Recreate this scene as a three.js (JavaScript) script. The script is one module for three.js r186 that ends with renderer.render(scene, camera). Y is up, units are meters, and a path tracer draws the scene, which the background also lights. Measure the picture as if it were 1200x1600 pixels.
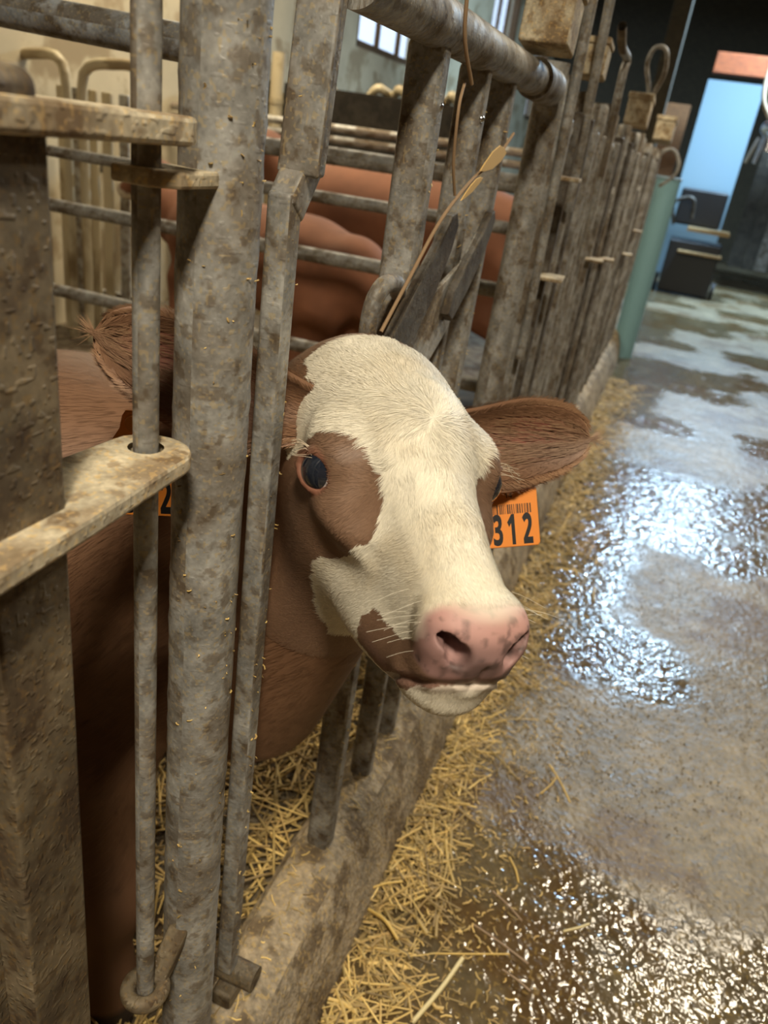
import * as THREE from 'three';
import { RoundedBoxGeometry } from 'three/addons/geometries/RoundedBoxGeometry.js';
import { mergeGeometries } from 'three/addons/utils/BufferGeometryUtils.js';
import { RectAreaLightUniformsLib } from 'three/addons/lights/RectAreaLightUniformsLib.js';

// ------------------------------------------------------------------ camera, light, exposure
const V = (x, y, z) => new THREE.Vector3(x, y, z);
const scene = new THREE.Scene();
scene.background = new THREE.Color(0.75, 0.95, 1.25);          // evening-blue daylight outside the windows
const camera = new THREE.PerspectiveCamera(67.3, 0.75, 0.02, 60);
camera.position.set(0, 1.3, 0);
camera.quaternion.setFromRotationMatrix(new THREE.Matrix4().makeBasis(
  V(0.92628, 0.13613, -0.35140), V(-0.27050, 0.88942, -0.36847), V(0.26238, 0.43636, 0.86067)));
camera.focus = 0.68;
camera.userData.fStop = 6.5;
const renderer = new THREE.WebGLRenderer({ antialias: true });
renderer.toneMapping = THREE.LinearToneMapping;
renderer.toneMappingExposure = 1.7;
renderer.shadowMap.enabled = true;
RectAreaLightUniformsLib.init();

// the barn's lamps: [x, y, z, width (x), length (z), colour, intensity, name, label]
const LAMPS = [
  [0.45, 3.20, 0.95, 0.30, 0.50, [1.0, 0.88, 0.68], 138, 'flat warm lamp hanging over the aisle nearest the calf'],
  [1.35, 3.50, -4.0, 0.30, 1.00, [1.0, 0.88, 0.68], 62, 'long warm lamp hanging over the aisle halfway down'],
  [0.95, 4.05, -10.4, 0.7, 0.7, [0.50, 0.75, 1.0], 235, 'square cold white lamp hanging over the far end of the aisle'],
  [-2.55, 3.30, -4.3, 0.25, 1.20, [1.0, 0.86, 0.62], 42, 'long warm lamp hanging over the pens'],
];

// ------------------------------------------------------------------ helpers
let seed = 7;
function rnd() { seed |= 0; seed = seed + 0x6D2B79F5 | 0; let t = Math.imul(seed ^ seed >>> 15, 1 | seed); t = t + Math.imul(t ^ t >>> 7, 61 | t) ^ t; return ((t ^ t >>> 14) >>> 0) / 4294967296; }
const rr = (a, b) => a + (b - a) * rnd();
const gauss = () => (rnd() + rnd() + rnd() + rnd() - 2) * 1.0;
const clamp = (x, a = 0, b = 1) => Math.min(b, Math.max(a, x));
const sstep = (a, b, x) => { const t = clamp((x - a) / (b - a)); return t * t * (3 - 2 * t); };
const mix = (a, b, t) => a + (b - a) * t;
const mix3 = (a, b, t) => [mix(a[0], b[0], t), mix(a[1], b[1], t), mix(a[2], b[2], t)];
const used = {};
function numbered(n) { const k = used[n] = (used[n] || 0) + 1; return k === 1 ? n : n + '_' + String(k - 1).padStart(3, '0'); }
function hash(x, y, z) { let h = Math.imul(x, 374761393) + Math.imul(y, 668265263) + Math.imul(z, 2147483647 ^ 0x5bd1e995) | 0; h = Math.imul(h ^ h >>> 13, 1274126177); h ^= h >>> 16; return (h >>> 0) / 4294967296; }
function vnoise(x, y, z = 0) {
  const X = Math.floor(x), Y = Math.floor(y), Z = Math.floor(z); let u = x - X, v = y - Y, w = z - Z;
  u = u * u * (3 - 2 * u); v = v * v * (3 - 2 * v); w = w * w * (3 - 2 * w);
  const h = (i, j, k) => hash(X + i, Y + j, Z + k);
  return mix(mix(mix(h(0, 0, 0), h(1, 0, 0), u), mix(h(0, 1, 0), h(1, 1, 0), u), v), mix(mix(h(0, 0, 1), h(1, 0, 1), u), mix(h(0, 1, 1), h(1, 1, 1), u), v), w);
}
function fbm3(x, y, z, o = 3) { let s = 0, a = .5, n = 0; for (let i = 0; i < o; i++) { s += a * vnoise(x, y, z); n += a; a *= .5; x *= 2.03; y *= 2.03; z *= 2.03; } return s / n; }
// tileable noise on the unit square: per = lattice cells
function tnoise(u, v, per, s) {
  const x = u * per, y = v * per, X = Math.floor(x), Y = Math.floor(y); let a = x - X, b = y - Y; a = a * a * (3 - 2 * a); b = b * b * (3 - 2 * b);
  const m = i => ((i % per) + per) % per;
  return mix(mix(hash(m(X), m(Y), s), hash(m(X + 1), m(Y), s), a), mix(hash(m(X), m(Y + 1), s), hash(m(X + 1), m(Y + 1), s), a), b);
}
function tfbm(u, v, per, o, s) { let r = 0, a = .5, n = 0; for (let i = 0; i < o; i++) { r += a * tnoise(u, v, per, s + i); n += a; a *= .55; per *= 2; } return r / n; }
function tex(N, fn, srgb, repeat, M = N) {
  const d = new Uint8Array(N * M * 4);
  for (let j = 0; j < M; j++) for (let i = 0; i < N; i++) {
    const c = fn(i / N, j / M); const k = (j * N + i) * 4;
    if (typeof c === 'number') d[k] = d[k + 1] = d[k + 2] = clamp(c) * 255; else { d[k] = clamp(c[0]) * 255; d[k + 1] = clamp(c[1]) * 255; d[k + 2] = clamp(c[2]) * 255; }
    d[k + 3] = 255;
  }
  const t = new THREE.DataTexture(d, N, M, THREE.RGBAFormat); t.magFilter = THREE.LinearFilter; t.minFilter = THREE.LinearFilter;
  t.wrapS = t.wrapT = THREE.RepeatWrapping; if (srgb) t.colorSpace = THREE.SRGBColorSpace; t.repeat.set(repeat, repeat); t.needsUpdate = true; return t;
}
const std = o => new THREE.MeshStandardMaterial(o);
const phys = o => new THREE.MeshPhysicalMaterial(o);

// geometry: everything non-indexed with uv in metres taken from the dominant plane
function boxUV(g) {
  if (g.userData.keepUV) { if (g.index) g = g.toNonIndexed(); for (const k of Object.keys(g.attributes)) if (!['position', 'normal', 'uv'].includes(k)) g.deleteAttribute(k); return g; }
  if (g.index) g = g.toNonIndexed();
  const p = g.attributes.position, n = g.attributes.normal, uv = new Float32Array(p.count * 2);
  for (let i = 0; i < p.count; i += 3) {
    let nx = 0, ny = 0, nz = 0; for (let k = 0; k < 3; k++) { nx += Math.abs(n.getX(i + k)); ny += Math.abs(n.getY(i + k)); nz += Math.abs(n.getZ(i + k)); }
    for (let k = 0; k < 3; k++) {
      const x = p.getX(i + k), y = p.getY(i + k), z = p.getZ(i + k);
      const [a, b] = ny > nx && ny > nz ? [x, z] : nx > nz ? [z, y] : [x, y];
      uv[(i + k) * 2] = a; uv[(i + k) * 2 + 1] = b;
    }
  }
  g.setAttribute('uv', new THREE.BufferAttribute(uv, 2));
  for (const k of Object.keys(g.attributes)) if (!['position', 'normal', 'uv', 'color'].includes(k)) g.deleteAttribute(k);
  return g;
}
function cyl(a, b, r, r2 = r, seg = 20) {
  const d = b.clone().sub(a), L = d.length(), g = new THREE.CylinderGeometry(r2, r, L, seg, 1), uv = g.attributes.uv, u0 = (a.x * 3.7 + a.z * 5.1) % 1; for (let i = 0; i < uv.count; i++) uv.setXY(i, u0 + uv.getX(i) * 6.283 * r, u0 + uv.getY(i) * L); g.userData.keepUV = true;
  g.applyQuaternion(new THREE.Quaternion().setFromUnitVectors(V(0, 1, 0), d.normalize())); g.translate((a.x + b.x) / 2, (a.y + b.y) / 2, (a.z + b.z) / 2); return g;
}
function tube(pts, r, n = 24, seg = 10, closed = false, tension = .5) { const c = new THREE.CatmullRomCurve3(pts, closed, 'catmullrom', tension), g = new THREE.TubeGeometry(c, n, r, seg, closed), uv = g.attributes.uv, L = c.getLength(), u0 = (pts[0].x * 3.7 + pts[0].z * 5.1) % 1; for (let i = 0; i < uv.count; i++) uv.setXY(i, u0 + uv.getY(i) * 6.283 * r, u0 + uv.getX(i) * L); g.userData.keepUV = true; return g; }
function rbox(w, h, d, x, y, z, r = .003) { const g = new RoundedBoxGeometry(w, h, d, 2, Math.min(r, w / 2.1, h / 2.1, d / 2.1)); g.translate(x, y, z); return g; }
// a box tube between two points: w across u, d across the other way
function bar(a, b, w, d, u = V(0, 0, 1), r = .004) {
  const y = b.clone().sub(a), L = y.length(); y.normalize(); const z0 = u.clone().sub(y.clone().multiplyScalar(u.dot(y))).normalize(); const x = y.clone().cross(z0);
  const g = new RoundedBoxGeometry(d, L, w, 2, Math.min(r, w / 2.1, d / 2.1)); g.applyMatrix4(new THREE.Matrix4().makeBasis(x, y, z0)); g.translate((a.x + b.x) / 2, (a.y + b.y) / 2, (a.z + b.z) / 2); return g;
}
// a flat plate: outline in (a, b) along axes A and B, thickness t along A x B
function plate(outline, origin, A, B, t, bevel = .0015, holes = []) {
  const s = new THREE.Shape(outline.map(p => new THREE.Vector2(p[0], p[1])));
  for (const [cx, cy, r] of holes) { const h = new THREE.Path(); h.absarc(cx, cy, r, 0, Math.PI * 2, true); s.holes.push(h); }
  const g = new THREE.ExtrudeGeometry(s, { depth: t - 2 * bevel, bevelEnabled: true, bevelThickness: bevel, bevelSize: bevel, bevelSegments: 2, curveSegments: 16 });
  g.translate(0, 0, -t / 2 + bevel); g.applyMatrix4(new THREE.Matrix4().makeBasis(A, B, A.clone().cross(B))); g.translate(origin.x, origin.y, origin.z); return g;
}
function mesh(name, geos, mat, parent) {
  geos = (Array.isArray(geos) ? geos : [geos]).map(boxUV);
  const m = new THREE.Mesh(geos.length > 1 ? mergeGeometries(geos) : geos[0], mat); m.name = parent ? name : numbered(name); m.castShadow = m.receiveShadow = true;
  if (parent) { if (parent.userData.origin) m.geometry.translate(...parent.userData.origin.map(v => -v)); parent.add(m); } else scene.add(m);
  return m;
}
// a thing: a Group at its base; its parts are given in world metres and moved to the group's origin
function thing(name, label, category, base, group) {
  const o = new THREE.Group(); o.name = numbered(name); o.position.set(...base); o.userData = { label, category, origin: base }; if (group) o.userData.group = group; scene.add(o); return o;
}
function sub(name, geos, mat, partMesh, origin) { const m = mesh(name, geos, mat, { userData: { origin }, add: c => partMesh.add(c) }); return m; }
function tag(o, label, category, group, kind) { Object.assign(o.userData, { label, category }); if (group) o.userData.group = group; if (kind) o.userData.kind = kind; return o; }
function struct(name, geos, mat, label, category) { const m = mesh(name, geos, mat); m.name = name; m.userData = { kind: 'structure' }; if (label) Object.assign(m.userData, { label, category }); return m; }

// ------------------------------------------------------------------ materials
const steelMap = tex(1024, (u, v) => {
  const mud = sstep(.44, .72, tfbm(u, v, 7, 6, 11)) * .8 + sstep(.55, .72, tfbm(u, v, 40, 4, 31)) * .5;
  const g = .58 + .30 * (tfbm(u, v, 16, 5, 3) - .5) + .18 * (tfbm(u, v, 128, 3, 9) - .5);
  let c = [g * .97, g * .965, g * .94]; c = mix3(c, [.31, .25, .18], clamp(mud) * .8);
  const st = sstep(.74, .8, tnoise(u, v, 190, 77)); return mix3(c, [.72, .62, .42], st * .35);
}, true, 2.2);
const steelRough = tex(512, (u, v) => .55 + .38 * sstep(.42, .72, tfbm(u, v, 7, 6, 11)) + .1 * (tfbm(u, v, 60, 2, 5) - .5), false, 2.2);
const steelBump = tex(1024, (u, v) => .35 * tfbm(u, v, 7, 6, 11) + .35 * tfbm(u, v, 40, 3, 21) + .35 * sstep(.7, .85, tnoise(u, v, 150, 77)), false, 2.2);
const M = {};
M.steel = std({ map: steelMap, roughnessMap: steelRough, roughness: 1, metalness: .18, bumpMap: steelBump, bumpScale: .0005 });
M.steelDark = std({ map: steelMap, color: new THREE.Color(.42, .39, .36), roughnessMap: steelRough, roughness: 1, metalness: .25, bumpMap: steelBump, bumpScale: .0009 });
M.steelPale = std({ map: steelMap, color: new THREE.Color(1.5, 1.5, 1.5), roughnessMap: steelRough, roughness: .9, metalness: .2, bumpMap: steelBump, bumpScale: .0008 });
M.steelMuddy = std({ map: steelMap, color: new THREE.Color(.50, .40, .27), roughnessMap: steelRough, roughness: 1, metalness: .1, bumpMap: steelBump, bumpScale: .0014 });
M.dusty = std({ map: steelMap, color: new THREE.Color(1.55, 1.36, 1.02), roughness: .9, metalness: 0, bumpMap: steelBump, bumpScale: .001 });
const concMap = tex(1024, (u, v) => {
  const g = .58 + .25 * (tfbm(u, v, 8, 5, 41) - .5) + .28 * (tfbm(u, v, 90, 3, 51) - .5); const d = sstep(.5, .66, tfbm(u, v, 14, 5, 61));
  let c = mix3([g, g * .90, g * .74], [.31, .245, .16], d * .6); return mix3(c, [.74, .62, .38], sstep(.72, .8, tnoise(u, v, 170, 71)) * .5);
}, true, 1.4);
const concBump = tex(1024, (u, v) => .5 * tfbm(u, v, 20, 5, 81) + .4 * tfbm(u, v, 120, 3, 91), false, 1.4);
M.concrete = std({ map: concMap, roughness: .85, bumpMap: concBump, bumpScale: .008 });
const wet = (u, v) => sstep(.40, .56, tfbm(u, v, 5, 5, 101));
const floorMap = tex(2048, (u, v) => {
  const g = .46 + .20 * (tfbm(u, v, 20, 5, 111) - .5) + .16 * (tfbm(u, v, 200, 3, 121) - .5), w = wet(u, v), d = sstep(.5, .64, tfbm(u, v, 10, 5, 131));
  let c = mix3([g * 1.06, g * .96, g * .78], [g * .74, g * .64, g * .46], w * .8); c = mix3(c, [.34, .25, .14], d * .65);
  return mix3(c, [.60, .50, .28], sstep(.78, .84, tnoise(u, v, 420, 141)) * .5);
}, true, 1 / 2.6);
const floorRough = tex(1024, (u, v) => mix(.46, .14, wet(u, v)) + .15 * (tfbm(u, v, 60, 3, 151) - .5), false, 1 / 2.6);
const floorBump = tex(2048, (u, v) => .30 * tfbm(u, v, 30, 3, 161) + .26 * tfbm(u, v, 90, 3, 166) + .20 * tfbm(u, v, 240, 2, 171), false, 1 / 2.6);
M.floor = phys({ map: floorMap, roughnessMap: floorRough, roughness: 1, bumpMap: floorBump, bumpScale: .010, specularIntensity: 1, ior: 1.45 });
const plasterMap = tex(512, (u, v) => { const g = .74 + .2 * (tfbm(u, v, 5, 5, 201) - .5); const d = sstep(.55, .7, tfbm(u, v, 8, 5, 211)); return mix3([g, g * .93, g * .78], [.50, .42, .30], d * .6); }, true, .5);
M.plaster = std({ map: plasterMap, roughness: .95 });
const woodMap = tex(512, (u, v) => { const g = .62 + .25 * (tfbm(u * .15, v, 64, 3, 221) - .5) + .12 * (tfbm(u, v, 12, 3, 231) - .5); return [g, g * .82, g * .56]; }, true, 2.5);
M.wood = std({ map: woodMap, roughness: .85 });
M.woodDark = std({ map: woodMap, color: new THREE.Color(.28, .22, .17), roughness: .9 });
M.redBoard = std({ map: woodMap, color: new THREE.Color(.75, .28, .16), roughness: .8 });
M.brownBoard = std({ map: woodMap, color: new THREE.Color(.42, .27, .18), roughness: .8 });
M.ceiling = std({ map: woodMap, color: new THREE.Color(.10, .11, .13), roughness: .95 });
M.pipe = std({ map: steelMap, color: new THREE.Color(.95, 1.05, 1.2), roughness: .5, metalness: .2 });
M.slate = std({ map: woodMap, color: new THREE.Color(.16, .19, .24), roughness: .9 });
M.black = std({ color: new THREE.Color(.018, .018, .02), roughness: .5 });
M.blackRough = std({ map: concMap, color: new THREE.Color(.09, .09, .09), roughness: .9 });
M.teal = std({ color: new THREE.Color(.17, .31, .34), roughness: .45 });
M.pvc = std({ map: plasterMap, color: new THREE.Color(1.1, 1.1, 1.05), roughness: .5 });
M.paleBlue = std({ color: new THREE.Color(.23, .33, .39), roughness: .6 });
M.white = std({ color: new THREE.Color(.8, .8, .8), roughness: .6 });
M.rope = std({ color: new THREE.Color(.42, .30, .19), roughness: .95 });
M.stem = std({ color: new THREE.Color(.27, .175, .095), roughness: .8 });
M.dryLeaf = phys({ color: new THREE.Color(.72, .47, .15), roughness: .7, side: THREE.DoubleSide, transmission: .15 });
M.rubber = std({ color: new THREE.Color(.03, .03, .035), roughness: .6 });
M.chrome = std({ color: new THREE.Color(.6, .62, .65), metalness: 1, roughness: .25 });
M.glass = phys({ color: 0xffffff, transmission: 1, thickness: 0, roughness: .02 });

// ------------------------------------------------------------------ the barn
const XL = -3.2, XR = 4.2, ZF = -17, ZB = 3.2, H = 4.4, KT = .19, FX = -.30;
struct('floor', rbox(XR - XL + .3, .2, ZB - ZF + .3, (XL + XR) / 2, -.1, (ZF + ZB) / 2, .001), M.floor);
struct('ceiling', rbox(XR - XL + .6, .2, ZB - ZF + .6, (XL + XR) / 2, H + .1, (ZF + ZB) / 2, .001), M.ceiling);
// left wall with two openings far down: built from pieces round them
function wallX(name, x, t, holes, mat) {
  const zs = [ZF, ...holes.flatMap(h => [h[0], h[1]]), ZB].sort((a, b) => a - b), g = [];
  for (let i = 0; i < zs.length - 1; i++) {
    const a = zs[i], b = zs[i + 1], h = holes.find(q => q[0] === a && q[1] === b);
    if (!h) g.push(rbox(t, H, b - a, x, H / 2, (a + b) / 2, .001)); else { g.push(rbox(t, h[2], b - a, x, h[2] / 2, (a + b) / 2, .001)); g.push(rbox(t, H - h[3], b - a, x, (H + h[3]) / 2, (a + b) / 2, .001)); }
  }
  return struct(name, g, mat);
}
const WIN = [[-9.3, -7.45, 1.98, 2.75], [-13.6, -12.0, 2.45, 3.6], [-16.6, -15.3, 1.9, 3.5]];
wallX('wall_left', XL - .1, .2, WIN, M.plaster);
wallX('wall_right', XR + .1, .2, [], M.woodDark);
struct('wall_far', rbox(XR - XL + .6, H, .2, (XL + XR) / 2, H / 2, ZF - .1, .001), M.slate);
struct('wall_rear', rbox(XR - XL + .6, H, .2, (XL + XR) / 2, H / 2, ZB + .1, .001), M.woodDark);
WIN.forEach(([z0, z1, y0, y1], i) => {
  const w = new THREE.Group(); w.name = 'window_' + (i + 1); w.userData = { kind: 'structure', origin: [XL, y0, (z0 + z1) / 2] }; w.position.set(XL, y0, (z0 + z1) / 2); scene.add(w);
  const x = XL - .06, f = .06, zc = (z0 + z1) / 2, yc = (y0 + y1) / 2;
  mesh('window_frame', [rbox(.1, f, z1 - z0, x, y0 + f / 2, zc), rbox(.1, f, z1 - z0, x, y1 - f / 2, zc), rbox(.1, y1 - y0, f, x, yc, z0 + f / 2), rbox(.1, y1 - y0, f, x, yc, z1 - f / 2)], M.woodDark, w);
  const n = 3; for (let k = 0; k < n; k++) { const a = mix(z0 + f, z1 - f, k / n), b = mix(z0 + f, z1 - f, (k + 1) / n); mesh('pane', rbox(.006, y1 - y0 - 2 * f, b - a - .02, x, yc, (a + b) / 2, .001), M.glass, w); if (k) mesh('mullion', rbox(.05, y1 - y0 - 2 * f, .025, x, yc, a), M.woodDark, w); }
});
// kerb: sloped, worn concrete under the feed fence
{
  const prof = [[-.345, -.05], [-.345, .09], [-.345, KT - .02], [-.33, KT], [-.30, KT + .003], [-.272, KT], [-.250, KT - .015], [-.238, KT - .04], [-.220, .10], [-.205, .03], [-.197, -.05]];
  const s = new THREE.Shape(prof.map(p => new THREE.Vector2(p[0], p[1]))); const L = 9.6, n = 96;
  let g = new THREE.ExtrudeGeometry(s, { depth: L, bevelEnabled: false, steps: n }); g.translate(0, 0, -8.6);
  const p = g.attributes.position; for (let i = 0; i < p.count; i++) { const x = p.getX(i), y = p.getY(i), z = p.getZ(i); if (y > 0) { p.setX(i, x + .022 * (fbm3(z * 5, y * 9, 3) - .5)); p.setY(i, y + .018 * (fbm3(z * 6, x * 9, 8) - .5)); } }
  g.computeVertexNormals(); struct('trim_1', g, M.concrete);
}
struct('floor_pen', rbox(2.855, .14, 12, XL + 1.4275, .0, -3, .001), M.steelMuddy);

LAMPS.forEach(([x, y, z, w, l, c, I, label]) => {
  const o = thing('ceiling_lamp', label, 'lamp', [x, y, z]);
  mesh('housing', [rbox(w + .06, .06, l + .06, x, y + .055, z, .01)], M.white, o);
  mesh('diffuser', [rbox(w, .02, l, x, y + .012, z, .004)], std({ color: 0xffffff, emissive: new THREE.Color(...c), emissiveIntensity: Math.min(I, 14) }), o);
  for (const s of [-1, 1]) mesh('suspension_wire', cyl(V(x, y + .08, z + s * l * .4), V(x, H, z + s * l * .4), .003, .003, 6), M.black, o);
  const L = new THREE.RectAreaLight(new THREE.Color(...c), I, w, l); L.position.set(0, -.004, 0); L.rotation.x = -Math.PI / 2; L.castShadow = true; o.add(L);
});

// ------------------------------------------------------------------ gate at the left edge with its pin
{
  const o = thing('hinged_gate', 'rusty steel gate stile with two hinge arms at left edge of picture', 'gate', [-.30, .1, -.30]);
  mesh('stile', [bar(V(-.304, .10, -.293), V(-.304, 1.288, -.293), .058, .03, V(0, 0, 1), .004)], M.steelMuddy, o);
  mesh('sheet', rbox(.004, 1.12, 1.15, -.318, .70, .31, .001), M.steelMuddy, o);  // gate leaf mostly out of view, added to shade the calf's lower leg
  for (const y of [.14, 1.27]) mesh('frame_rail', bar(V(-.312, y, -.27), V(-.312, y, .88), .04, .03, V(0, 1, 0)), M.steel, o);
  mesh('stile_cap', [rbox(.05, .02, .07, -.305, 1.296, -.275, .009)], M.steelMuddy, o);
  // upper arm: a thick flat bar reaching to the pin
  mesh('hinge_arm', [plate([[-.022, -.20], [.022, -.20], [.022, .0], [.016, .012], [-.016, .012], [-.022, .0]], V(-.303, 1.286, -.424), V(1, 0, 0), V(0, 0, -1), .016, .003, [[-.006, -.001, .0125]])], M.dusty, o);
  // lower arm: broad tapering flat with a rounded, bored end
  const out = [[-.045, .22], [.040, .22], [.034, .10], [.028, .02]]; for (let k = 0; k <= 10; k++) { const a = -k / 10 * Math.PI; out.push([.027 * Math.cos(a), -.0 + .025 * Math.sin(a)]); } out.push([-.029, .03]);
  mesh('hinge_arm', [plate(out, V(-.307, 1.075, -.423), V(1, 0, 0), V(0, 0, 1), .014, .003, [[-.002, 0, .0125]])], M.dusty, o);
}
{
  const o = thing('gate_pin', 'long thin steel rod dropped through the gate hinge arms', 'rod', [-.309, .44, -.423]);
  mesh('rod', cyl(V(-.309, .455, -.423), V(-.309, 1.62, -.423), .0088, .0088, 20), M.steel, o);
}
{ // round steel post carrying the pin's eyes
  const o = thing('steel_post', 'thick round dirty steel post between gate pin and calf', 'post', [-.300, .0, -.492]);
  let g = new THREE.CylinderGeometry(.0285, .0285, 1.9, 40, 160); const p = g.attributes.position;
  for (let i = 0; i < p.count; i++) { const x = p.getX(i), y = p.getY(i), z = p.getZ(i), k = 1 + .05 * (fbm3(x * 30, y * 14, z * 30, 3) - .5) + .035 * sstep(.62, .8, vnoise(x * 90 + 5, y * 90, z * 90)); p.setX(i, x * k); p.setZ(i, z * k); }
  { const uv = g.attributes.uv; for (let i = 0; i < uv.count; i++) uv.setXY(i, uv.getX(i) * .179, uv.getY(i) * 1.9); g.userData.keepUV = true; } const nrm = g.attributes.normal; g.computeVertexNormals(); for (let r = 0; r <= 160; r++) { const a = r * 41, b = a + 40; const m = V(nrm.getX(a) + nrm.getX(b), nrm.getY(a) + nrm.getY(b), nrm.getZ(a) + nrm.getZ(b)).normalize(); nrm.setXYZ(a, m.x, m.y, m.z); nrm.setXYZ(b, m.x, m.y, m.z); } g.translate(-.300, .95, -.492); mesh('tube', g, M.steel, o);
  mesh('pin_tab', [plate([[-.022, -.046], [.012, -.046], [.014, .0], [.004, .015], [-.020, .015], [-.027, .0]], V(-.300, 1.259, -.423), V(1, 0, 0), V(0, 0, 1), .010, .002, [[-.009, 0, .0115]])], M.dusty, o);
  mesh('weld_bead', new THREE.SphereGeometry(.008, 12, 8).scale(.8, 1.7, .8).translate(-0.3231, 1.2610, -0.5405), M.steelPale, o);
  const ring = new THREE.TorusGeometry(.0175, .0082, 12, 28); ring.rotateX(Math.PI / 2); ring.translate(-.309, .468, -.423); mesh('pin_eye', [ring, bar(V(-.305, .466, -.436), V(-.298, .520, -.478), .020, .022)], M.steelMuddy, o);
}
{ // kinked headlock bar beside the calf's neck
  const o = thing('headlock_bar', 'cranked steel headlock bar beside the calf\'s neck', 'bar', [-.300, .23, -.60]);
  mesh('upper_arm', [bar(V(-.296, 1.262, -.612), V(-.292, 1.62, -.642), .030, .024), bar(V(-.293, 1.262, -.594), V(-.289, 1.62, -.624), .006, .036)], M.steel, o);
  mesh('crank', [bar(V(-.297, 1.275, -.616), V(-.298, 1.235, -.585), .028, .024)], M.steel, o);
  mesh('lower_arm', [bar(V(-.298, 1.25, -.585), V(-.302, .275, -.592), .022, .022)], M.steel, o);
  mesh('pivot_boss', [cyl(V(-.34, .262, -.60), V(-.262, .262, -.60), .017, .017, 18), rbox(.03, .03, .05, -.30, .225, -.60, .006)], M.steelMuddy, o);
}

// ------------------------------------------------------------------ feed fence
let nearPanelThing;
{
  const o = nearPanelThing = thing('feed_fence_panel', 'near steel headlock panel with round top rail behind the calf\'s head', 'fence', [FX, KT, -1.1]);
  mesh('top_rail', [cyl(V(-.292, 1.41, -.665), V(-.292, 1.415, -1.53), .025, .025, 28)], M.steel, o);
  mesh('rail_collar', [cyl(V(-.292, 1.415, -1.42), V(-.292, 1.415, -1.56), .031, .031, 24)], M.steel, o);
  mesh('bar', [bar(V(FX, KT - .02, -.905), V(-.30, 1.40, -.895), .040, .042, V(0, 0, 1), .012)], M.steel, o);
  mesh('bar', [bar(V(FX, KT - .02, -1.095), V(-.30, 1.40, -1.09), .036, .040, V(0, 0, 1), .012)], M.steel, o);
  mesh('bar', [bar(V(FX, KT - .02, -1.225), V(-.30, 1.40, -1.245), .036, .040, V(0, 0, 1), .012)], M.steel, o);
  for (const z of [-.905, -1.09]) mesh('bolt_head', new THREE.SphereGeometry(.005, 10, 8).translate(-.281, 1.335, z + .008), M.chrome, o);
  // locking levers: curved flat plates
  const lev = [[-.13, -.075], [-.10, -.09], [-.03, -.05], [.035, .0], [.075, .045], [.09, .075], [.078, .088], [.06, .085], [.02, .052], [-.06, .0], [-.115, -.04]];
  mesh('locking_lever', plate(lev, V(-.272, 1.135, -.915), V(0, 0, -1), V(0, 1, 0), .012, .003), M.steelDark, o);
  mesh('locking_lever', plate(lev.map(p => [p[0] * .8, p[1] * .75]), V(-.268, 1.155, -1.12), V(0, 0, -1), V(0, 1, 0), .012, .003), M.steelDark, o);
  mesh('lock_plate', plate([[-.10, -.09], [-.02, -.085], [.10, -.03], [.135, .005], [.13, .06], [.02, .035], [-.09, -.01]], V(-.279, 1.095, -.975), V(0, 0, -1), V(0, 1, 0), .006, .001, [[-.06, -.06, .012], [.07, -.005, .012]]), M.steelPale, o);
  mesh('spring_hook', tube([V(-.29, 1.02, -.80), V(-.285, 1.12, -.775), V(-.28, 1.155, -.785), V(-.28, 1.155, -.83), V(-.285, 1.14, -.86)], .010, 24, 10), M.steel, o);
}
function lockBox(o, x, y, z, s, tilt) {
  const g1 = new RoundedBoxGeometry(.075 * s, .075 * s, .085 * s, 2, .006), g2 = new RoundedBoxGeometry(.082 * s, .018 * s, .095 * s, 2, .005); g2.translate(0, .045 * s, 0);
  for (const g of [g1, g2]) { g.rotateX(tilt); g.translate(x, y, z); }
  mesh('lock_box', [g1, g2], M.dusty, o);
}
function farPanel(z0, z1, label, n, opts) {
  const o = thing('feed_fence_panel', label, 'fence', [FX, KT, (z0 + z1) / 2]);
  mesh('top_rail', cyl(V(FX, 1.36, z0), V(FX, 1.36, z1), .021, .021, 18), M.steel, o);
  mesh('bottom_rail', cyl(V(FX, .30, z0), V(FX, .30, z1), .021, .021, 18), M.steelMuddy, o);
  for (let i = 0; i < n; i++) {
    const z = mix(z0, z1, (i + .5) / n), lean = opts.lean[i % opts.lean.length], r = [.021, .016, .024][i % 3];
    if (i % 3 !== 0) mesh('bar', bar(V(FX, KT - .01, z), V(FX + .012, 1.40 - .02 * (i % 2), z + lean), .028, .046, V(0, 0, 1), .007), i % 2 ? M.steel : M.steelDark, o);
    else mesh('bar', tube([V(FX, KT - .01, z), V(FX + .01, .8, z + lean * .5), V(FX + .012, 1.34, z + lean), V(FX + .012, 1.43, z + lean - .012), V(FX + .005, 1.455, z + lean - .04), V(FX, 1.40, z + lean - .055)], r, 30, 12), M.steel, o);
  }
  for (const z of [z0, z1]) mesh('end_post', cyl(V(FX, 0.1, z), V(FX, 1.46, z), .028, .028, 20), M.steel, o);
  for (const z of opts.collars) { mesh('collar', cyl(V(FX + .004, 1.225, z), V(FX + .004, 1.245, z), .034, .034, 18), M.steelPale, o); }
  for (const [z, y, s, t] of opts.boxes) lockBox(o, FX + .02, y, z, s, t);
  for (const [pts, r] of opts.rods) mesh('trip_rod', tube(pts.map(p => V(...p)), r, 40, 8), M.steel, o);
  for (const [z, y] of opts.ledges) mesh('latch_plate', plate([[-.03, -.04], [.03, -.035], [.025, .045], [-.02, .05]], V(FX + .045, y, z), V(1, 0, 0), V(0, 0, -1), .008, .002), M.dusty, o);
  return o;
}
lockBox(nearPanelThing, FX + .03, 1.485, -1.36, 1.0, -.1);
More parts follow.
